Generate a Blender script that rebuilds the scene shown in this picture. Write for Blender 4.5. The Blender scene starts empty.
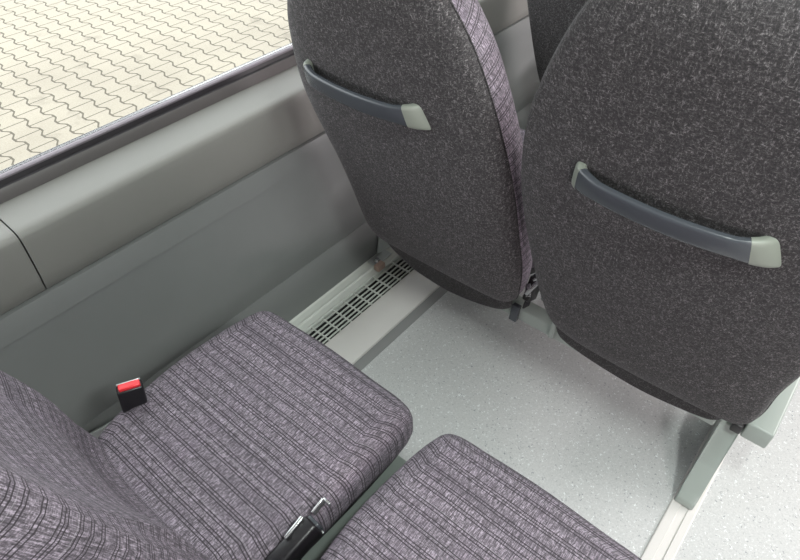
import bpy, bmesh, math, random
from mathutils import Vector, Matrix
random.seed(4)
S = bpy.context.scene
COL = S.collection
# ------------------------------------------------------------------ camera
cam = bpy.data.cameras.new('camera'); camo = bpy.data.objects.new('camera', cam); COL.objects.link(camo)
cam.sensor_fit = 'HORIZONTAL'; cam.sensor_width = 36.0; cam.lens = 620 / 800 * 36.0
cam.clip_start = 0.02; cam.clip_end = 100
p, h = math.radians(44), math.radians(39.6)
camo.location = (0, 0, 1.5)
camo.rotation_euler = (math.radians(90) - p, 0, h)
S.camera = camo
# ------------------------------------------------------------------ world and light
w = bpy.data.worlds.new('sky'); S.world = w; w.use_nodes = True
bg = w.node_tree.nodes['Background']
bg.inputs[0].default_value = (0.93, 0.97, 1.0, 1); bg.inputs[1].default_value = 4.3
def area(name, loc, rot, sx, sy, power, color=(1, 1, 1)):
    l = bpy.data.lights.new(name, 'AREA'); l.shape = 'RECTANGLE'; l.size = sx; l.size_y = sy
    l.energy = power; l.color = color
    o = bpy.data.objects.new(name, l); COL.objects.link(o); o.location = loc; o.rotation_euler = rot
    return o
R = math.radians
# daylight entering by the opposite side windows
area('daylight_opposite_windows', (1.60, 3.1, 1.25), (0, R(82), 0), 0.75, 2.4, 95, (1.0, 0.95, 0.95))
dl = area('daylight_rear_window', (1.58, -1.00, 1.10), (0, 0, 0), 0.30, 0.40, 30, (1.0, 0.89, 0.92))
dl.rotation_euler = Vector((-1.0, 0.78, -0.2)).to_track_quat('-Z', 'Y').to_euler()
# ceiling lamps of the coach
area('ceiling_lamp', (0.20, 0.60, 1.985), (0, 0, 0), 0.14, 0.34, 12.0, (0.90, 1.0, 0.95))
area('ceiling_lamp_aisle', (0.66, 0.30, 1.985), (0, R(18), 0), 0.12, 0.36, 20.0, (0.93, 1.0, 0.96))
area('ceiling_light_strip', (0.60, 1.2, 1.985), (0, 0, 0), 0.10, 3.4, 4.5, (0.97, 1.0, 0.98))
S.view_settings.view_transform = 'Standard'; S.view_settings.look = 'None'
S.view_settings.gamma = 1.0; S.view_settings.exposure = 0.0; S.view_settings.use_curve_mapping = False

# ------------------------------------------------------------------ materials
class NT:
    def __init__(s, name):
        s.m = bpy.data.materials.new(name); s.m.use_nodes = True; s.t = s.m.node_tree
        s.b = s.t.nodes['Principled BSDF']
    def n(s, kind, **kw):
        x = s.t.nodes.new(kind)
        for k, v in kw.items(): setattr(x, k, v)
        return x
    def put(s, sock, v):
        if isinstance(v, bpy.types.NodeSocket): s.t.links.new(v, sock)
        else: sock.default_value = v
    def ma(s, op, a, b=0.0, c=0.0):
        x = s.n('ShaderNodeMath', operation=op)
        s.put(x.inputs[0], a); s.put(x.inputs[1], b); s.put(x.inputs[2], c); return x.outputs[0]
    def noise(s, vec, scale, detail=2, rough=0.5):
        x = s.n('ShaderNodeTexNoise'); s.put(x.inputs['Vector'], vec)
        x.inputs['Scale'].default_value = scale; x.inputs['Detail'].default_value = detail
        x.inputs['Roughness'].default_value = rough; return x.outputs['Fac']
    def mapping(s, vec, scale=(1, 1, 1), rot=(0, 0, 0)):
        x = s.n('ShaderNodeMapping'); s.put(x.inputs['Vector'], vec)
        x.inputs['Scale'].default_value = scale; x.inputs['Rotation'].default_value = rot; return x.outputs[0]
    def ramp(s, f, stops, interp='LINEAR'):
        x = s.n('ShaderNodeValToRGB'); x.color_ramp.interpolation = interp; e = x.color_ramp.elements
        while len(e) > 1: e.remove(e[-1])
        e[0].position = stops[0][0]; e[0].color = (*stops[0][1], 1)
        for q, c in stops[1:]:
            k = e.new(q); k.color = (*c, 1)
        s.put(x.inputs[0], f); return x.outputs[0]
    def mix(s, f, a, b, mode='MIX'):
        x = s.n('ShaderNodeMix', data_type='RGBA', blend_type=mode)
        s.put(x.inputs['Factor'], f); s.put(x.inputs['A'], a); s.put(x.inputs['B'], b); return x.outputs['Result']
    def bump(s, hgt, strength=0.3, dist=0.001):
        x = s.n('ShaderNodeBump'); x.inputs['Strength'].default_value = strength; x.inputs['Distance'].default_value = dist
        s.put(x.inputs['Height'], hgt); s.put(s.b.inputs['Normal'], x.outputs[0])
    def fin(s, col, rough=0.5, metal=0.0, **kw):
        s.put(s.b.inputs['Base Color'], (*col, 1) if isinstance(col, tuple) and len(col) == 3 else col)
        s.put(s.b.inputs['Roughness'], rough); s.b.inputs['Metallic'].default_value = metal
        for k, v in kw.items(): s.b.inputs[k.replace('_', ' ')].default_value = v
        return s.m
def obj_co(t): return t.n('ShaderNodeTexCoord').outputs['Object']
def uv_co(t): return t.n('ShaderNodeTexCoord').outputs['UV']
def plastic(name, col, rough=0.45, var=0.06, grain=0.15, metal=0.0, **kw):
    t = NT(name); co = obj_co(t); f = t.noise(co, 6, 3)
    c = t.mix(f, (*[v * (1 - var) for v in col], 1), (*[v * (1 + var) for v in col], 1))
    if grain: t.bump(t.noise(co, 900, 1), grain, 0.0004)
    return t.fin(c, rough, metal, **kw)
M = {}
M['panel'] = plastic('grey_panel_plastic', (0.190, 0.196, 0.194), 0.36)
M['trim'] = plastic('grey_green_trim', (0.215, 0.212, 0.198), 0.55)
M['sage'] = plastic('pale_grey_green_paint', (0.29, 0.325, 0.30), 0.34)
M['rail'] = plastic('pale_aluminium', (0.66, 0.68, 0.64), 0.42)
M['ledge'] = plastic('pale_ledge_plastic', (0.62, 0.60, 0.58), 0.45)
M['ledge_grey'] = plastic('grey_cove', (0.22, 0.22, 0.22), 0.6)
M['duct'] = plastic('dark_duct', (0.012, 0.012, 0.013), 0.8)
M['rubber'] = plastic('black_rubber', (0.022, 0.018, 0.022), 0.45)
M['brown'] = plastic('grey_brown_seal', (0.095, 0.085, 0.085), 0.55)
M['silver'] = plastic('silver_edge', (0.20, 0.175, 0.195), 0.4, metal=0.4)
M['grip'] = plastic('slate_grip_plastic', (0.052, 0.057, 0.066), 0.25)
M['cap'] = plastic('pale_handle_cap', (0.19, 0.205, 0.175), 0.5)
M['black'] = plastic('black_plastic', (0.012, 0.011, 0.013), 0.35)
M['red'] = plastic('red_button_plastic', (0.80, 0.03, 0.04), 0.35)
M['steel'] = plastic('bright_steel', (0.62, 0.63, 0.64), 0.25, metal=0.9)
M['zinc'] = plastic('zinc_steel', (0.55, 0.58, 0.58), 0.35, metal=0.5)
M['wood'] = plastic('pinkish_spacer', (0.50, 0.36, 0.30), 0.6)
M['web'] = plastic('belt_webbing', (0.02, 0.02, 0.022), 0.8)
M['shell'] = plastic('dark_seat_shell', (0.02, 0.02, 0.022), 0.5)

def melange(name, k=1.0):
    t = NT(name); co = obj_co(t)
    base = t.noise(co, 48, 4, 0.7)
    a = t.noise(t.mapping(co, (1, 1, 2.6), (0.3, 0.4, 0.5)), 150, 5, 0.85)
    b = t.noise(t.mapping(co, (2.4, 1, 1), (0.1, 0.7, 0.2)), 135, 5, 0.85)
    f = t.ma('MAXIMUM', a, b)
    c = t.ramp(f, [(0.46, (0.014 * k, 0.0125 * k, 0.0130 * k)), (0.56, (0.058 * k, 0.053 * k, 0.055 * k)),
                   (0.63, (0.23 * k, 0.215 * k, 0.22 * k)), (0.72, (0.42 * k, 0.39 * k, 0.40 * k))])
    c = t.mix(t.ma('MULTIPLY', t.ma('SUBTRACT', base, 0.25), 1.3), c, (0.020 * k, 0.018 * k, 0.020 * k, 1))
    t.bump(a, 0.35, 0.0015)
    return t.fin(c, 0.95, Sheen_Weight=0.05, Sheen_Roughness=0.4)
M['melange'] = melange('charcoal_melange_cloth')
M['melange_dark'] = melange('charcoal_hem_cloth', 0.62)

def plaid(name, base=(0.134, 0.114, 0.136)):
    t = NT(name); uv = uv_co(t); sp = t.n('ShaderNodeSeparateXYZ'); t.put(sp.inputs[0], uv)
    u, v = sp.outputs[0], sp.outputs[1]
    wob = t.ma('MULTIPLY', t.ma('SUBTRACT', t.noise(uv, 9, 1), 0.5), 0.004)
    v2 = t.ma('ADD', v, wob)
    def lines(coord, per, at, wd):
        f = t.ma('FRACT', t.ma('DIVIDE', coord, per)); st = []; W = (1, 1, 1); B = (0, 0, 0)
        st.append((0.0, B))
        for q in at:
            st.append((q / per, W)); st.append(((q + wd) / per, B))
        return t.ramp(f, st, 'CONSTANT')
    dark = lines(v2, 0.165, [0.004, 0.0095, 0.022, 0.0275, 0.046, 0.0515, 0.057, 0.079, 0.0845, 0.104, 0.1095, 0.122, 0.128, 0.150, 0.1555], 0.0019)
    dark2 = lines(u, 0.118, [0.010, 0.016, 0.044, 0.071, 0.077, 0.099], 0.0014)
    light = lines(t.ma('ADD', v2, 0.004), 0.132, [0.022, 0.068, 0.094], 0.0012)
    band = t.noise(t.mapping(uv, (2, 30, 1)), 1.0, 2)
    band2 = t.noise(t.mapping(uv, (26, 2, 1)), 1.0, 2)
    pin = t.noise(t.mapping(uv, (480, 60, 1)), 1.0, 2, 0.75)
    pin2 = t.noise(t.mapping(uv, (150, 460, 1)), 1.0, 2, 0.75)
    hi = tuple(x * 2.9 for x in base); lo = tuple(x * 0.26 for x in base)
    c = t.ramp(t.ma('ADD', t.ma('MULTIPLY', pin, 0.62), t.ma('MULTIPLY', pin2, 0.38)),
               [(0.36, lo), (0.5, base), (0.62, hi)])
    c = t.mix(t.ma('MULTIPLY', t.ma('SUBTRACT', band, 0.45), 1.6), c, (base[0] * 0.45, base[1] * 0.45, base[2] * 0.47, 1))
    c = t.mix(t.ma('MULTIPLY', t.ma('SUBTRACT', band2, 0.5), 0.8), c, (base[0] * 1.7, base[1] * 1.5, base[2] * 1.75, 1))
    c = t.mix(t.ma('MULTIPLY', dark2, 0.5), c, (0.03, 0.026, 0.03, 1))
    c = t.mix(t.ma('MULTIPLY', light, 0.25), c, (0.4, 0.38, 0.4, 1))
    c = t.mix(t.ma('MULTIPLY', dark, 0.92), c, (0.022, 0.017, 0.022, 1))
    t.bump(pin, 0.25, 0.0008)
    return t.fin(c, 0.85, Sheen_Weight=0.0)
M['plaid'] = plaid('woven_plaid_cloth')

def vinyl():
    t = NT('speckled_vinyl_floor'); co = obj_co(t)
    wv = t.n('ShaderNodeTexNoise'); t.put(wv.inputs['Vector'], co); wv.inputs['Scale'].default_value = 150
    ad = t.n('ShaderNodeVectorMath', operation='MULTIPLY_ADD'); t.put(ad.inputs[0], wv.outputs['Color']); ad.inputs[1].default_value = (0.018, 0.018, 0); t.put(ad.inputs[2], co); co = ad.outputs[0]
    v = t.n('ShaderNodeTexVoronoi'); t.put(v.inputs['Vector'], co); v.inputs['Scale'].default_value = 135
    v2 = t.n('ShaderNodeTexVoronoi'); t.put(v2.inputs['Vector'], t.mapping(co, (1, 1, 1), (0, 0, 0.8))); v2.inputs['Scale'].default_value = 165
    fine = t.noise(co, 260, 2)
    c = t.ramp(fine, [(0.3, (0.43, 0.435, 0.435)), (0.7, (0.57, 0.57, 0.565))])
    s1 = t.ma('LESS_THAN', v.outputs['Distance'], 0.20)
    sel = t.n('ShaderNodeSeparateXYZ'); t.put(sel.inputs[0], v.outputs['Color'])
    c = t.mix(t.ma('MULTIPLY', t.ma('MULTIPLY', s1, t.ma('GREATER_THAN', sel.outputs[0], 0.45)), 0.7), c, (0.16, 0.18, 0.20, 1))
    s2 = t.ma('LESS_THAN', v2.outputs['Distance'], 0.26)
    sel2 = t.n('ShaderNodeSeparateXYZ'); t.put(sel2.inputs[0], v2.outputs['Color'])
    c = t.mix(t.ma('MULTIPLY', t.ma('MULTIPLY', s2, t.ma('GREATER_THAN', sel2.outputs[1], 0.6)), 0.75), c, (0.80, 0.83, 0.83, 1))
    t.bump(fine, 0.1, 0.0004)
    return t.fin(c, 0.42)
M['vinyl'] = vinyl()

def paving():
    t = NT('interlocking_pavers'); sp = t.n('ShaderNodeSeparateXYZ'); co = obj_co(t); t.put(sp.inputs[0], co)
    X, Y = sp.outputs[0], sp.outputs[1]; L, P, a = 0.227, 0.170, 0.105; ma = t.ma
    wx = ma('DIVIDE', ma('ADD', X, 4.53), L)
    T = ma('MAXIMUM', ma('MINIMUM', ma('MULTIPLY', ma('COSINE', ma('MULTIPLY', wx, 2 * math.pi)), 1.45), 1.0), -1.0)
    aT = ma('MULTIPLY', T, a)
    q = ma('DIVIDE', ma('SUBTRACT', Y, 1.497), P)
    q1 = ma('SUBTRACT', q, 1.0)
    rd = lambda z: ma('SUBTRACT', z, ma('MULTIPLY', ma('ROUND', ma('MULTIPLY', z, 0.5)), 2.0))
    e = ma('ADD', rd(q), aT); o = ma('SUBTRACT', rd(q1), aT)
    ae, ao = ma('ABSOLUTE', e), ma('ABSOLUTE', o)
    wavy = ma('MULTIPLY', ma('MINIMUM', ae, ao), P)
    near_e = ma('LESS_THAN', ae, ao)
    even = ma('ADD', ma('MULTIPLY', near_e, ma('GREATER_THAN', e, 0.0)),
              ma('MULTIPLY', ma('SUBTRACT', 1.0, near_e), ma('LESS_THAN', o, 0.0)))
    off = ma('MULTIPLY', ma('SUBTRACT', 1.0, even), 0.5)
    wj = ma('ADD', wx, off)
    st = ma('MULTIPLY', ma('ABSOLUTE', ma('SUBTRACT', wj, ma('ROUND', wj))), L)
    jag = ma('MULTIPLY', ma('SUBTRACT', t.noise(co, 40, 3), 0.5), 0.004)
    jw = ma('LESS_THAN', ma('ADD', wavy, jag), 0.0085)
    js = ma('LESS_THAN', ma('ADD', st, jag), 0.0056)
    joint = ma('MAXIMUM', ma('MULTIPLY', jw, 0.85), ma('MULTIPLY', js, 0.85))
    cell = t.n('ShaderNodeCombineXYZ'); t.put(cell.inputs[0], ma('ROUND', wj)); t.put(cell.inputs[1], ma('ROUND', ma('SUBTRACT', q, 0.5)))
    wn = t.n('ShaderNodeTexWhiteNoise'); t.put(wn.inputs['Vector'], cell.outputs[0])
    c = t.ramp(t.noise(co, 60, 3), [(0.3, (0.240, 0.212, 0.166)), (0.7, (0.285, 0.255, 0.205))])
    c = t.mix(ma('MULTIPLY', wn.outputs['Value'], 0.22), c, (0.31, 0.275, 0.22, 1))
    big = t.ramp(t.noise(co, 0.55, 4, 0.6), [(0.45, (0, 0, 0)), (0.65, (1, 1, 1))])
    c = t.mix(ma('MULTIPLY', big, 0.30), c, (0.15, 0.125, 0.10, 1))
    stain = t.ramp(t.noise(co, 3.1, 4, 0.6), [(0.60, (0, 0, 0)), (0.72, (1, 1, 1))])
    c = t.mix(ma('MULTIPLY', stain, 0.45), c, (0.11, 0.095, 0.075, 1))
    c = t.mix(joint, c, (0.045, 0.036, 0.024, 1))
    t.bump(ma('SUBTRACT', 1.0, joint), 0.4, 0.004)
    return t.fin(c, 0.85)
M['paving'] = paving()

def glass(nm='window_glass', tint=(0.95, 0.96, 0.95, 1)):
    m = bpy.data.materials.new(nm); m.use_nodes = True; t = m.node_tree; t.nodes.clear()
    out = t.nodes.new('ShaderNodeOutputMaterial'); mx = t.nodes.new('ShaderNodeMixShader')
    tr = t.nodes.new('ShaderNodeBsdfTransparent'); tr.inputs[0].default_value = tint
    gl = t.nodes.new('ShaderNodeBsdfGlossy'); gl.inputs['Roughness'].default_value = 0.02
    lw = t.nodes.new('ShaderNodeLayerWeight'); lw.inputs[0].default_value = 0.1
    ml = t.nodes.new('ShaderNodeMath'); ml.operation = 'MULTIPLY'; ml.inputs[1].default_value = 0.35
    t.links.new(lw.outputs['Fresnel'], ml.inputs[0]); t.links.new(ml.outputs[0], mx.inputs[0])
    t.links.new(tr.outputs[0], mx.inputs[1]); t.links.new(gl.outputs[0], mx.inputs[2]); t.links.new(mx.outputs[0], out.inputs[0])
    return m
M['glass'] = glass()
M['tinted'] = glass('tinted_window_glass', (0.16, 0.17, 0.17, 1))  # dark tint added to unseen opposite windows to dim the sky light
M['ceiling'] = plastic('pale_ceiling_lining', (0.6, 0.6, 0.58), 0.7)

# ------------------------------------------------------------------ mesh helpers
def obj(name, bm, mat, parent=None, smooth=True, recalc=True):
    if recalc: bmesh.ops.recalc_face_normals(bm, faces=bm.faces[:])
    me = bpy.data.meshes.new(name); bm.to_mesh(me); bm.free()
    mats = mat if isinstance(mat, (list, tuple)) else [mat]
    for m_ in mats: me.materials.append(M[m_])
    if smooth:
        for f in me.polygons: f.use_smooth = True
        try: me.set_sharp_from_angle(angle=R(40))
        except Exception: pass
    o = bpy.data.objects.new(name, me); COL.objects.link(o)
    if parent: o.parent = parent
    return o
def thing(name, label, cat, loc=(0, 0, 0), rotz=0, group=None):
    o = bpy.data.objects.new(name, None); COL.objects.link(o); o.empty_display_size = 0.05
    o.location = loc; o.rotation_euler = (0, 0, rotz); o['label'] = label; o['category'] = cat
    if group: o['group'] = group
    return o
def tag(o, label=None, cat=None, group=None, kind=None):
    for k, v in (('label', label), ('category', cat), ('group', group), ('kind', kind)):
        if v: o[k] = v
    return o
def box(bm, c, s, rot=None, bev=0.0, mi=0):
    r = bmesh.ops.create_cube(bm, size=1.0); vs = r['verts']
    bmesh.ops.scale(bm, vec=s, verts=vs)
    if bev:
        ed = list({e for v in vs for e in v.link_edges})
        b = bmesh.ops.bevel(bm, geom=ed, offset=bev, segments=3, affect='EDGES', profile=0.5)
        vs = list({v for f in b['faces'] for v in f.verts} | {v for v in vs if v.is_valid})
    if rot: bmesh.ops.rotate(bm, cent=(0, 0, 0), matrix=rot, verts=vs)
    bmesh.ops.translate(bm, vec=c, verts=vs)
    for f in {f for v in vs for f in v.link_faces}: f.material_index = mi
    return vs
def cyl(bm, c, r, d, rot=None, seg=24, bev=0.0, r2=None):
    q = bmesh.ops.create_cone(bm, cap_ends=True, segments=seg, radius1=r, radius2=r if r2 is None else r2, depth=d); vs = q['verts']
    if rot: bmesh.ops.rotate(bm, cent=(0, 0, 0), matrix=rot, verts=vs)
    bmesh.ops.translate(bm, vec=c, verts=vs); return vs
def prism(bm, prof, x0, x1, plane='yz'):
    """closed profile extruded; plane yz -> along x, xz -> along y, xy -> along z"""
    def P(a, b, t): return {'yz': (t, a, b), 'xz': (a, t, b), 'xy': (a, b, t)}[plane]
    A = [bm.verts.new(P(a, b, x0)) for a, b in prof]; B = [bm.verts.new(P(a, b, x1)) for a, b in prof]
    n = len(prof)
    for i in range(n): bm.faces.new((A[i], A[(i + 1) % n], B[(i + 1) % n], B[i]))
    bm.faces.new(A[::-1]); bm.faces.new(B)
def strip(bm, prof, y0, y1, back=0.03, n=1):
    """open profile (x,z) given wall thickness towards -x / -z and extruded along y"""
    q = list(prof)
    loop = q + [(x - back, z) for x, z in reversed(q)]
    prism(bm, loop, y0, y1, 'xz')
def crom(pts, n=8, closed=True):
    out = []; N = len(pts); V = [Vector(p_) for p_ in pts]
    rng = range(N) if closed else range(N - 1)
    for i in rng:
        if closed: p0, p1, p2, p3 = V[i - 1], V[i], V[(i + 1) % N], V[(i + 2) % N]
        else: p0, p1, p2, p3 = V[max(i - 1, 0)], V[i], V[i + 1], V[min(i + 2, N - 1)]
        for k in range(n):
            t = k / n
            out.append(0.5 * ((2 * p1) + (p2 - p0) * t + (2 * p0 - 5 * p1 + 4 * p2 - p3) * t * t + (3 * p1 - p0 - 3 * p2 + p3) * t ** 3))
    if not closed: out.append(V[-1])
    return out
def pillow(outline, rings, inner, mapf, close=True, ninner=12, swapuv=False):
    """outline: closed 2D points; rings: (inset, height) from the far rim inwards; inner(a,b,s)->height"""
    bm = bmesh.new(); uvl = bm.loops.layers.uv.new('UVMap')
    xs = [p_.x for p_ in outline]; ys = [p_.y for p_ in outline]
    C = Vector(((min(xs) + max(xs)) / 2, (min(ys) + max(ys)) / 2)); hw = (max(xs) - min(xs)) / 2; hh = (max(ys) - min(ys)) / 2
    n = len(outline); nor = []
    for i in range(n):
        tg = (outline[(i + 1) % n] - outline[i - 1]).normalized(); nn = Vector((tg.y, -tg.x))
        if nn.dot(outline[i] - C) < 0: nn = -nn
        nor.append(nn)
    def at(d): return [Vector((C.x + (p_.x - C.x) * (1 - d / hw), C.y + (p_.y - C.y) * (1 - d / hh))) for p_ in outline]
    levels = []; uvs = []
    L = [0.0]
    for k in range(len(rings) - 2, -1, -1):
        (d0, h0), (d1, h1) = rings[k], rings[k + 1]; L.insert(0, L[0] + math.hypot(d1 - d0, h1 - h0))
    dl = rings[-1][0]; base = at(dl)
    for k, (d, hgt) in enumerate(rings):
        pl = at(d); levels.append([bm.verts.new(mapf(q.x, q.y, hgt)) for q in pl])
        uvs.append([base[i] + nor[i] * L[k] for i in range(n)])
    for j in range(1, ninner + 1):
        s = 1 - j / (ninner + 1); row = []; ur = []
        for q in base:
            z = C + (q - C) * s; row.append(bm.verts.new(mapf(z.x, z.y, inner(z.x, z.y, s)))); ur.append(z)
        levels.append(row); uvs.append(ur)
    vc = bm.verts.new(mapf(C.x, C.y, inner(C.x, C.y, 0)))
    def setuv(f, us):
        for lp, q in zip(f.loops, us): lp[uvl].uv = (q.x, q.y) if not swapuv else (q.y, q.x)
    for k in range(len(levels) - 1):
        for i in range(n):
            j = (i + 1) % n
            f = bm.faces.new((levels[k][i], levels[k][j], levels[k + 1][j], levels[k + 1][i]))
            setuv(f, (uvs[k][i], uvs[k][j], uvs[k + 1][j], uvs[k + 1][i]))
    for i in range(n):
        j = (i + 1) % n; f = bm.faces.new((levels[-1][i], levels[-1][j], vc)); setuv(f, (uvs[-1][i], uvs[-1][j], C))
    if close:
        f = bm.faces.new(levels[0][::-1]); setuv(f, uvs[0][::-1])
    return bm
def tube(bm, pts, r, seg=8, closed=False):
    n = len(pts); rows = []
    for i, q in enumerate(pts):
        if closed: tg = (pts[(i + 1) % n] - pts[i - 1])
        else: tg = pts[min(i + 1, n - 1)] - pts[max(i - 1, 0)]
        tg.normalize(); up = Vector((0, 1, 0)) if abs(tg.y) < 0.9 else Vector((1, 0, 0))
        a = tg.cross(up).normalized(); b = tg.cross(a)
        rows.append([bm.verts.new(q + a * r * math.cos(2 * math.pi * k / seg) + b * r * math.sin(2 * math.pi * k / seg)) for k in range(seg)])
    for i in range(n if closed else n - 1):
        A, B = rows[i], rows[(i + 1) % n]
        for k in range(seg): bm.faces.new((A[k], A[(k + 1) % seg], B[(k + 1) % seg], B[k]))
    if not closed: bm.faces.new(rows[0][::-1]); bm.faces.new(rows[-1])

# ------------------------------------------------------------------ setting
Y0, Y1 = -2.4, 5.6
bm = bmesh.new(); box(bm, (0.18, (Y0 + Y1) / 2, -0.03), (2.9, Y1 - Y0, 0.06))
tag(obj('floor', bm, 'vinyl', smooth=False), 'pale grey speckled vinyl floor', kind='structure')
bm = bmesh.new(); box(bm, (0.3, (Y0 + Y1) / 2, 2.06), (3.2, Y1 - Y0, 0.08))
tag(obj('ceiling', bm, 'ceiling', smooth=False), 'pale coach ceiling', kind='structure')
bm = bmesh.new()
box(bm, (-15, 8, -1.05), (60, 60, 0.1))
tag(obj('paving', bm, 'paving', smooth=False), 'cream interlocking paving outside the window', kind='structure')
# left wall: lower panel
low = [(-1.118, -0.02), (-1.118, 0.06), (-1.116, 0.2), (-1.120, 0.2055), (-1.1165, 0.211), (-1.121, 0.30), (-1.132, 0.43),
       (-1.1415, 0.522), (-1.1350, 0.527), (-1.140, 0.565), (-1.146, 0.583), (-1.157, 0.586)]
bm = bmesh.new(); strip(bm, low, Y0, Y1, 0.06)
wl = tag(obj('wall_left', bm, 'panel'), 'dark grey lower side panel', kind='structure')
up = [(-1.160, 0.589), (-1.149, 0.5905), (-1.1455, 0.594), (-1.140, 0.63), (-1.1365, 0.675), (-1.1365, 0.715), (-1.1375, 0.730), (-1.1405, 0.7375),
      (-1.147, 0.742), (-1.160, 0.745), (-1.235, 0.752), (-1.243, 0.752)]
for k, (a, b) in enumerate(((Y0, 0.2335), (0.2365, Y1))):
    bm = bmesh.new(); strip(bm, up, a, b, 0.05)
    tag(obj('trim_%d' % (k + 1), bm, 'trim'), kind='structure')
bm = bmesh.new(); box(bm, (-1.195, 0.235, 0.66), (0.06, 0.02, 0.14)); tag(obj('trim_3', bm, 'rubber', smooth=False), kind='structure')
# window
win = thing('window_1', 'wide side window over the sill', 'window', (-1.26, 1.2, 0.75)); win['kind'] = 'structure'
def local(o, root):
    o.location = -root.location; return o
bm = bmesh.new(); strip(bm, [(-1.243, 0.745), (-1.247, 0.770), (-1.252, 0.777)], Y0, Y1, 0.03); local(obj('sill_seal', bm, 'brown', win), win)
bm = bmesh.new(); strip(bm, [(-1.252, 0.777), (-1.258, 0.779), (-1.261, 0.790)], Y0, Y1, 0.03); local(obj('rubber_seal', bm, 'rubber', win), win)
bm = bmesh.new(); strip(bm, [(-1.259, 0.789), (-1.2595, 0.792), (-1.264, 0.795)], Y0, Y1, 0.006); local(obj('window_frame', bm, 'silver', win), win)
bm = bmesh.new(); box(bm, (-1.276, (Y0 + Y1) / 2, 1.26), (0.006, Y1 - Y0, 0.93)); local(obj('glass_pane', bm, 'glass', win, smooth=False), win)
bm = bmesh.new(); box(bm, (-1.27, (Y0 + Y1) / 2, 1.87), (0.08, Y1 - Y0, 0.34)); tag(obj('wall_left_upper', bm, 'sage', smooth=False), kind='structure')
# outer skin of the left side below the window
bm = bmesh.new(); box(bm, (-1.30, (Y0 + Y1) / 2, 0.29), (0.02, Y1 - Y0, 0.98)); tag(obj('wall_left_outer', bm, 'panel', smooth=False), kind='structure')
# right side: wall under and over an opening of windows
bm = bmesh.new(); box(bm, (1.66, (Y0 + Y1) / 2, 0.36), (0.06, Y1 - Y0, 0.84)); tag(obj('wall_right', bm, 'panel', smooth=False), kind='structure')
bm = bmesh.new(); box(bm, (1.66, (Y0 + Y1) / 2, 1.9), (0.06, Y1 - Y0, 0.3)); tag(obj('wall_right_upper', bm, 'panel', smooth=False), kind='structure')
w2 = thing('window_2', 'unseen windows of the opposite side, tinted to cut sky light', 'window', (1.66, 1.6, 0.78)); w2['kind'] = 'structure'
bm = bmesh.new(); box(bm, (1.655, (Y0 + Y1) / 2, 1.265), (0.006, Y1 - Y0, 0.97)); o_ = obj('glass_pane', bm, 'tinted', w2, smooth=False); o_.location = -w2.location
for k, y in enumerate((Y0 - 0.03, Y1 + 0.03)):
    bm = bmesh.new(); box(bm, (0.18, y, 1.0), (2.96, 0.06, 2.1)); tag(obj(('unseen_wall_back', 'unseen_wall_front')[k], bm, 'trim', smooth=False), kind='structure')  # unseen end walls, added to keep ambient sky light out
# wall-side seat rail and heater ledge
bm = bmesh.new()
prism(bm, [(-1.128, 0.0), (-1.128, 0.034), (-1.118, 0.034), (-1.112, 0.029), (-1.094, 0.027), (-1.090, 0.031), (-1.084, 0.031), (-1.080, 0.027), (-1.062, 0.026), (-1.057, 0.028), (-1.054, 0.022), (-1.054, 0.0)], Y0, Y1, 'xz')
tag(obj('trim_4', bm, 'rail', smooth=False), 'pale aluminium seat rail along the wall foot', kind='structure')
hc = thing('heater_cover', 'pale heater ledge with slotted air grille running along the foot of the side wall', 'heater cover', (-0.95, 1.2, 0))
bm = bmesh.new()
prism(bm, [(-0.966, 0.0), (-0.966, 0.030), (-0.860, 0.031), (-0.853, 0.028), (-0.851, 0.020), (-0.851, 0.0)], Y0, Y1, 'xz')
local(obj('ledge', bm, 'ledge', hc), hc)
bm = bmesh.new(); prism(bm, [(-0.8505, 0.0), (-0.8505, 0.022), (-0.842, 0.008), (-0.829, 0.0015), (-0.829, 0.0)], Y0, Y1, 'xz'); local(obj('floor_cove', bm, 'ledge_grey', hc), hc)
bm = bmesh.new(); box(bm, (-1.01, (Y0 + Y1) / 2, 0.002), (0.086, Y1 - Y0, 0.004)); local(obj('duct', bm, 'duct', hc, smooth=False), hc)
bm = bmesh.new()
gx0, gx1 = -1.052, -0.967
for x in (-1.041, -1.024, -1.0085, -0.993, -0.9785, -0.9675): box(bm, (x, (Y0 + Y1) / 2, 0.024), (0.0030, Y1 - Y0, 0.006))
y = Y0
while y < Y1:
    box(bm, ((gx0 + gx1) / 2, y, 0.0235), (gx1 - gx0, 0.0036, 0.006)); y += 0.0497
local(obj('grille', bm, 'rail', hc, smooth=False), hc)
# aisle-side floor rail
bm = bmesh.new()
prism(bm, [(0.057, 0.0), (0.058, 0.005), (0.061, 0.006), (0.080, 0.006), (0.082, 0.003), (0.098, 0.003), (0.100, 0.006), (0.116, 0.006), (0.119, 0.004), (0.120, 0.0)], Y0, Y1, 'xz')
tag(obj('trim_5', bm, ['ledge'], smooth=False), 'pale seat rail let into the floor by the aisle', kind='structure')

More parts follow.
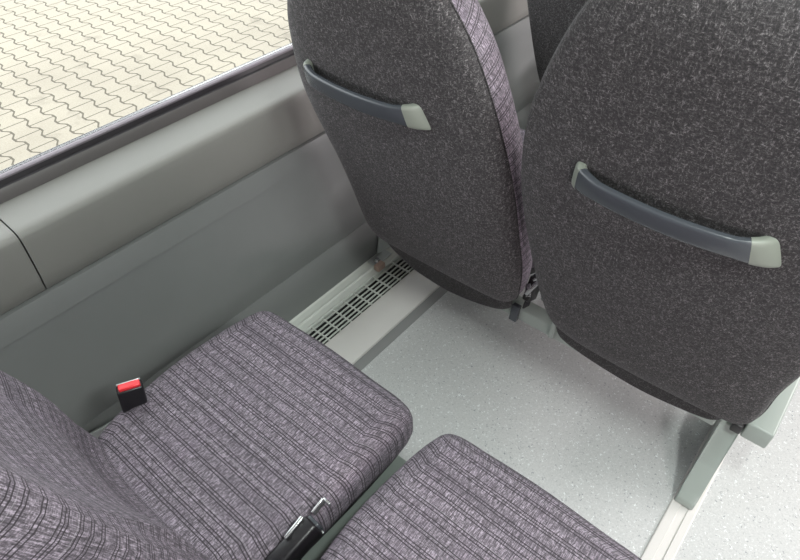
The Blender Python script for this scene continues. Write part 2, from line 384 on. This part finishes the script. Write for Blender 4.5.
# ------------------------------------------------------------------ seats
OUT_PLAIN = [(0.0, 0.330), (0.13, 0.336), (0.225, 0.345), (0.257, 0.370), (0.266, 0.43), (0.266, 0.52), (0.278, 0.66), (0.280, 0.80), (0.272, 0.93),
             (0.250, 1.05), (0.220, 1.14), (0.175, 1.215), (0.10, 1.262), (0.0, 1.272), (-0.10, 1.262), (-0.165, 1.225), (-0.199, 1.19), (-0.243, 1.10), (-0.282, 0.986),
             (-0.298, 0.87), (-0.298, 0.77), (-0.284, 0.655), (-0.257, 0.50), (-0.231, 0.405), (-0.200, 0.358), (-0.13, 0.336)]
OUT_WINDOW = [(0.0, 0.318), (0.10, 0.322), (0.195, 0.330), (0.236, 0.352), (0.250, 0.41), (0.257, 0.50), (0.251, 0.60), (0.239, 0.757), (0.214, 0.90), (0.175, 1.04),
              (0.127, 1.133), (0.07, 1.20), (-0.04, 1.235), (-0.15, 1.20), (-0.225, 1.13), (-0.283, 1.028), (-0.307, 0.95), (-0.321, 0.872), (-0.322, 0.80), (-0.305, 0.715),
              (-0.282, 0.62), (-0.268, 0.53), (-0.258, 0.42), (-0.245, 0.355), (-0.21, 0.325), (-0.12, 0.318)]
HEM_PLAIN = [(-0.212, 0.31), (-0.195, 0.279), (-0.14, 0.256), (-0.06, 0.240), (0.031, 0.234), (0.12, 0.250), (0.195, 0.277), (0.216, 0.31), (0.21, 0.345), (0.10, 0.365), (-0.10, 0.365), (-0.20, 0.355)]
HEM_WINDOW = [(-0.225, 0.315), (-0.205, 0.272), (-0.14, 0.218), (-0.07, 0.199), (0.008, 0.194), (0.10, 0.215), (0.18, 0.250), (0.214, 0.282), (0.218, 0.33), (0.19, 0.35), (0.0, 0.35), (-0.20, 0.345)]
def seat(name, label, loc, lean=0.27, outl=OUT_PLAIN, hem=HEM_PLAIN, cx=0.0, handle=0.0, cush_y=(0.045, 0.612), wid=1.0, hz=0.920, off=0.0, deep=0.045, bol=0.0, group='plaid coach seats'):
    t = thing(name, label, 'seat', loc, 0, group)
    ol = crom([(a * wid, b) for a, b in outl], 6)
    mp = lambda a, b, hgt: (a, -lean * (b - 0.3) + hgt + off, b)
    # melange rear cover
    rr = [(0.0, 0.0), (0.001, -0.008), (0.004, -0.017), (0.010, -0.026), (0.019, -0.032), (0.033, -0.038), (0.052, -0.044), (0.075, -0.049), (0.10, -0.052)]
    bmb = pillow(ol, rr, lambda a, b, s: -0.052 - 0.008 * (1 - s * s), mp)
    bc = obj('back_cover', bmb, 'melange', t)
    # plaid front with side bolsters
    fr = [(0.003, 0.002), (0.001, 0.015), (0.001, 0.035), (0.003, 0.055 + bol * 0.5), (0.009, 0.080 + bol), (0.019, 0.096 + bol), (0.034, 0.106 + bol), (0.052, 0.108 + bol)]
    lum = lambda b: (0.014 * math.exp(-((b - 0.63) / 0.12) ** 2)) if bol else 0.0
    def fin_(a, b, s):
        d = max(0.0, 1 - (abs(a + 0.0) / 0.24) ** 2.6)
        u = min(1, max(0, (b - 0.45) / 0.2)); dp = deep + (0.022 - deep) * u * u * (3 - 2 * u) if bol else deep
        return 0.108 + bol + lum(b) - dp * d * min(1, (1 - s) * 2.5)
    mpf = lambda a, b, hgt: mp(a, b, hgt if bol else hgt * 0.86)
    ff = obj('backrest', pillow(ol, fr, fin_, mpf), 'plaid', t)
    bm = bmesh.new(); tube(bm, [Vector(mp(q.x, q.y, 0.001)) for q in ol], 0.0022, 6, True)
    obj('piping', bm, 'melange_dark', t)  # darker cloth colour stands in for the shadow line along the seam
    # lower hem
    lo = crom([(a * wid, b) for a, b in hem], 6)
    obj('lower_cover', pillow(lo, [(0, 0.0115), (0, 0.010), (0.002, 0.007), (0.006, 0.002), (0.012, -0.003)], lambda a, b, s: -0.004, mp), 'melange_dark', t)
    # cushion: plan outline
    c0, c1 = cush_y
    po = [(-0.02, c0), (-0.10, c0 + 0.012), (-0.175, c0 + 0.05), (-0.215, c0 + 0.115), (-0.236, c0 + 0.20), (-0.248, c0 + 0.32), (-0.244, c1 - 0.14), (-0.232, c1 - 0.05), (-0.207, c1 - 0.008),
          (-0.12, c1), (0.0, c1 + 0.004), (0.12, c1), (0.205, c1 - 0.003), (0.241, c1 - 0.024), (0.248, c1 - 0.10), (0.247, c0 + 0.32), (0.240, c0 + 0.20), (0.215, c0 + 0.10), (0.165, c0 + 0.04), (0.09, c0 + 0.01)]
    po = [(a + cx, b) for a, b in po]
    co = crom(po, 6)
    cr = [(0.012, 0.335), (0.002, 0.340), (-0.002, 0.36), (-0.001, 0.395), (0.003, 0.415), (0.011, 0.430), (0.024, 0.440), (0.042, 0.446)]
    ym = (c0 + c1) / 2
    def cin(a, b, s):
        sx = (a - cx) / 0.20; return 0.446 + 0.010 * (1 - s * s) - 0.012 * max(0, 1 - sx * sx) * max(0, 1 - ((b - ym) / 0.2) ** 2)
    cu = obj('cushion', pillow(co, cr, cin, lambda a, b, hgt: (a, b, hgt)), 'plaid', t)
    ins = [Vector((cx + (q.x - cx) * 0.955, ym + (q.y - ym) * 0.94)) for q in co]
    obj('seat_pan', pillow(ins, [(0.03, 0.285), (0.01, 0.29), (0.0, 0.31), (0.0, 0.336), (0.01, 0.338)], lambda a, b, s: 0.338, lambda a, b, hgt: (a, b, hgt)), 'shell', t)
    if handle is not None: grab(t, handle, lean, hz)
    return t
def grab(t, hx, lean, hz):
    """bowed grab handle on the rear cover"""
    path = [(-0.153, -0.040), (-0.151, -0.052), (-0.144, -0.064), (-0.122, -0.076), (-0.09, -0.084), (-0.045, -0.089), (0, -0.091),
            (0.045, -0.089), (0.09, -0.083), (0.122, -0.075), (0.140, -0.066), (0.152, -0.054), (0.158, -0.040)]
    P2 = crom(path, 5, closed=False); n = len(P2)
    def rows(i0, i1, grow=0.0):
        bm = bmesh.new(); rr = []
        for i in range(i0, i1 + 1):
            q = P2[i]; tg = (P2[min(i + 1, n - 1)] - P2[max(i - 1, 0)]).normalized(); nn = Vector((tg.y, -tg.x))
            if nn.y > 0: nn = -nn
            if abs(q.x) > 0.16 and nn.x * q.x < 0: nn = -nn
            e = min(1, max(0, (abs(q.x) - 0.105) / 0.05))
            hh = 0.0205 + 0.006 * e; th = 0.0085 + 0.001 * e; ring = []
            for k in range(20):
                an = 2 * math.pi * k / 20; ca, sa = math.cos(an), math.sin(an)
                a = th * (abs(ca) ** 0.6) * (1 if ca >= 0 else -1) * (1 + grow); b = hh * (abs(sa) ** 0.42) * (1 if sa >= 0 else -1) * (1 + grow)
                x = q.x + nn.x * a - (1 if q.x > 0 else -0.4) * 0.010 * e * b / hh; yy = q.y + nn.y * a
                z = hz + b - 0.10 * q.x * 0.0
                ring.append(bm.verts.new((hx + x, -lean * (z - 0.3) + yy, z)))
            rr.append(ring)
        for A, B in zip(rr, rr[1:]):
            for k in range(20): bm.faces.new((A[k], A[(k + 1) % 20], B[(k + 1) % 20], B[k]))
        bm.faces.new(rr[0][::-1]); bm.faces.new(rr[-1]); return bm
    c0, c1 = 11, 14
    g = obj('grab_handle', rows(c0, n - 1 - c1), 'grip', t)
    obj('end_cap', rows(0, c0, 0.03), 'cap', g); obj('end_cap', rows(n - 1 - c1, n - 1, 0.03), 'cap', g)
    return g
def buckle(t, loc, rot, red=True, size=(0.050, 0.024, 0.105), stalk=0.11):
    """belt buckle whose button faces up local z"""
    Mx = Matrix.Translation(loc) @ rot.to_4x4()
    def put(bm, nm, mat, par):
        bmesh.ops.transform(bm, matrix=Mx, verts=bm.verts[:]); return obj(nm, bm, mat, par)
    bm = bmesh.new(); box(bm, (0, 0, -size[2] / 2), size, bev=0.006)
    b = put(bm, 'seat_belt_buckle', 'black', t)
    bm = bmesh.new(); box(bm, (0, -0.001, 0.0015), (size[0] * 0.82, size[1] * 0.62, 0.009), bev=0.003)
    put(bm, 'release_button', 'red' if red else 'grip', b)
    bm = bmesh.new(); box(bm, (0, size[1] * 0.42, -0.0005), (size[0] * 0.9, 0.003, 0.004), bev=0.001)
    put(bm, 'slot_edge', 'zinc', b)
    bm = bmesh.new(); box(bm, (0, 0, -size[2] - stalk / 2 + 0.005), (size[0] * 0.75, 0.005, stalk), bev=0.002)
    put(bm, 'stalk', 'web', b)
    return b

PITCH_F = 1.065
sw = seat('coach_seat', 'plaid window seat nearest the camera with red-topped buckle beside the wall', (-0.68, -0.020, 0), handle=0.0, off=0.045, deep=0.048, bol=0.035, wid=0.92)
buckle(sw, (-0.882 + 0.68, 0.226 + 0.02, 0.498), Matrix.Rotation(R(68), 3, 'Z') @ Matrix.Rotation(R(6), 3, 'Y'), size=(0.050, 0.026, 0.125))
# aisle-side buckle lying along the cushion edge, steel tongue in it
rotb = Matrix.Rotation(R(-4), 3, 'Z') @ Matrix.Rotation(R(-76), 3, 'X')
bk = buckle(sw, (-0.430 + 0.68, 0.282 + 0.02, 0.422), rotb, red=False, size=(0.032, 0.056, 0.105))
bm = bmesh.new(); box(bm, (0.243, 0.322, 0.448), (0.004, 0.030, 0.020), Matrix.Rotation(R(16), 3, 'X'), 0.001)
box(bm, (0.250, 0.336, 0.452), (0.016, 0.005, 0.012), None, 0.001)
box(bm, (0.236, 0.268, 0.447), (0.007, 0.045, 0.006), Matrix.Rotation(R(14), 3, 'X'), 0.002)
obj('belt_tongue', bm, 'steel', bk)
sa = seat('coach_seat', 'plaid aisle seat nearest the camera, its front edge cut off by the lower frame', (-0.145, -0.028, 0), handle=0.0, off=-0.01, lean=0.27, wid=0.90, cush_y=(0.045, 0.630))
fw = seat('coach_seat', 'charcoal-backed window seat with a grab handle, beside the side window', (-0.72, 1.065, 0), outl=OUT_WINDOW, hem=HEM_WINDOW, handle=-0.078, hz=0.904)
fa = seat('coach_seat', 'charcoal-backed aisle seat with a grab handle, largest seat back in view', (-0.155, 1.065, 0), lean=0.27, handle=-0.011)
nw = seat('coach_seat', 'dark seat back of the next row, glimpsed between the two handled seat backs', (-0.75, 2.06, 0), lean=0.27, handle=0.0)
na = seat('coach_seat', 'aisle seat of the row ahead, hidden behind the largest seat back', (-0.155, 2.06, 0), lean=0.27, handle=-0.011)
# buckle between the two front seats
bf = buckle(fw, (0.258, 0.050, 0.402), Matrix.Rotation(R(84), 3, 'Z') @ Matrix.Rotation(R(18), 3, 'Y'), red=False, size=(0.040, 0.024, 0.075), stalk=0.03)
bm = bmesh.new(); box(bm, (0.267, 0.012, 0.395), (0.010, 0.004, 0.060), Matrix.Rotation(R(24), 3, 'Y') @ Matrix.Rotation(R(-20), 3, 'X'), 0.001)
box(bm, (0.254, 0.016, 0.372), (0.016, 0.004, 0.034), Matrix.Rotation(R(-35), 3, 'Y') @ Matrix.Rotation(R(-35), 3, 'X'), 0.001)
box(bm, (0.276, 0.014, 0.430), (0.006, 0.004, 0.040), Matrix.Rotation(R(40), 3, 'Y'), 0.001)
obj('belt_tongue', bm, 'steel', bf)

# ------------------------------------------------------------------ mounting frames
def frame(label, Y, leg_x=0.083, detail=True):
    t = thing('seat_frame', label, 'seat frame', (leg_x, Y, 0.0))
    dx = -leg_x
    bm = bmesh.new(); box(bm, (-0.425 + dx, 0.048, 0.262), (0.95, 0.045, 0.044), bev=0.005); obj('crossbar', bm, 'sage', t)
    bm = bmesh.new(); box(bm, (-0.40 + dx, 0.38, 0.262), (1.0, 0.04, 0.04), bev=0.006); obj('crossbar', bm, 'sage', t)
    # pedestal leg
    prof = [(-0.052, 0.0065), (-0.050, 0.030), (-0.030, 0.050), (0.02, 0.110), (0.075, 0.205), (0.080, 0.222), (0.40, 0.242), (0.40, 0.20), (0.26, 0.13), (0.30, 0.0065)]
    bm = bmesh.new(); prism(bm, prof, -0.022, 0.024, 'yz')
    bmesh.ops.bevel(bm, geom=bm.edges[:], offset=0.005, segments=3, affect='EDGES', profile=0.5)
    obj('leg', bm, 'sage', t)
    bm = bmesh.new(); prism(bm, [(0.070, 0.205), (0.070, 0.262), (0.42, 0.275), (0.42, 0.215), (0.17, 0.200)], 0.026, 0.085, 'yz')
    bmesh.ops.bevel(bm, geom=bm.edges[:], offset=0.006, segments=3, affect='EDGES', profile=0.5)
    obj('side_bracket', bm, 'sage', t)
    bm = bmesh.new(); box(bm, (0.012, 0.075, 0.236), (0.024, 0.035, 0.030), bev=0.004); obj('bracket_spacer', bm, 'black', t)
    # middle plate between the two seats
    bm = bmesh.new(); prism(bm, [(-0.462, 0.10), (-0.352, 0.10), (-0.352, 0.565), (-0.462, 0.565)], 0.270, 0.2835, 'xy')
    vs = bm.verts[:]; bmesh.ops.translate(bm, vec=(dx, 0, 0), verts=vs); bmesh.ops.bevel(bm, geom=bm.edges[:], offset=0.003, segments=2, affect='EDGES')
    obj('middle_plate', bm, 'sage', t)
    for k in (0, 1):
        bm = bmesh.new(); box(bm, (-0.492 + dx + 0.115 * k, 0.020, 0.268 + 0.012 * k), (0.022 - 0.008 * k, 0.016, 0.052), Matrix.Rotation(R(-8), 3, 'X'), 0.002); obj('bracket', bm, 'grip' if k == 0 else 'sage', t)
    # wall bracket standing on the wall rail
    wb = bmesh.new()
    box(wb, (-1.093 + dx, 0.145, 0.036), (0.038, 0.085, 0.006), bev=0.0015)
    box(wb, (-1.108 + dx, 0.205, 0.105), (0.006, 0.09, 0.14), Matrix.Rotation(R(-12), 3, 'X'), 0.0015)
    w_ = obj('wall_bracket', wb, 'zinc', t)
    wb = bmesh.new(); cyl(wb, (-1.085 + dx, 0.122, 0.041), 0.013, 0.003); cyl(wb, (-1.085 + dx, 0.122, 0.047), 0.0085, 0.010, seg=6); obj('bolt', wb, 'steel', w_)
    wb = bmesh.new(); box(wb, (-1.062 + dx, 0.108, 0.040), (0.022, 0.036, 0.022), bev=0.002); obj('spacer_block', wb, 'wood', w_)
    return t
frame('pale grey-green frame carrying the two handled seat backs, its leg on the floor rail', 1.065)
frame('pale frame under the two cushions nearest the camera, glimpsed in the gap between them', -0.02)
frame('pale frame under the row ahead, behind the handled seat backs', 2.06)
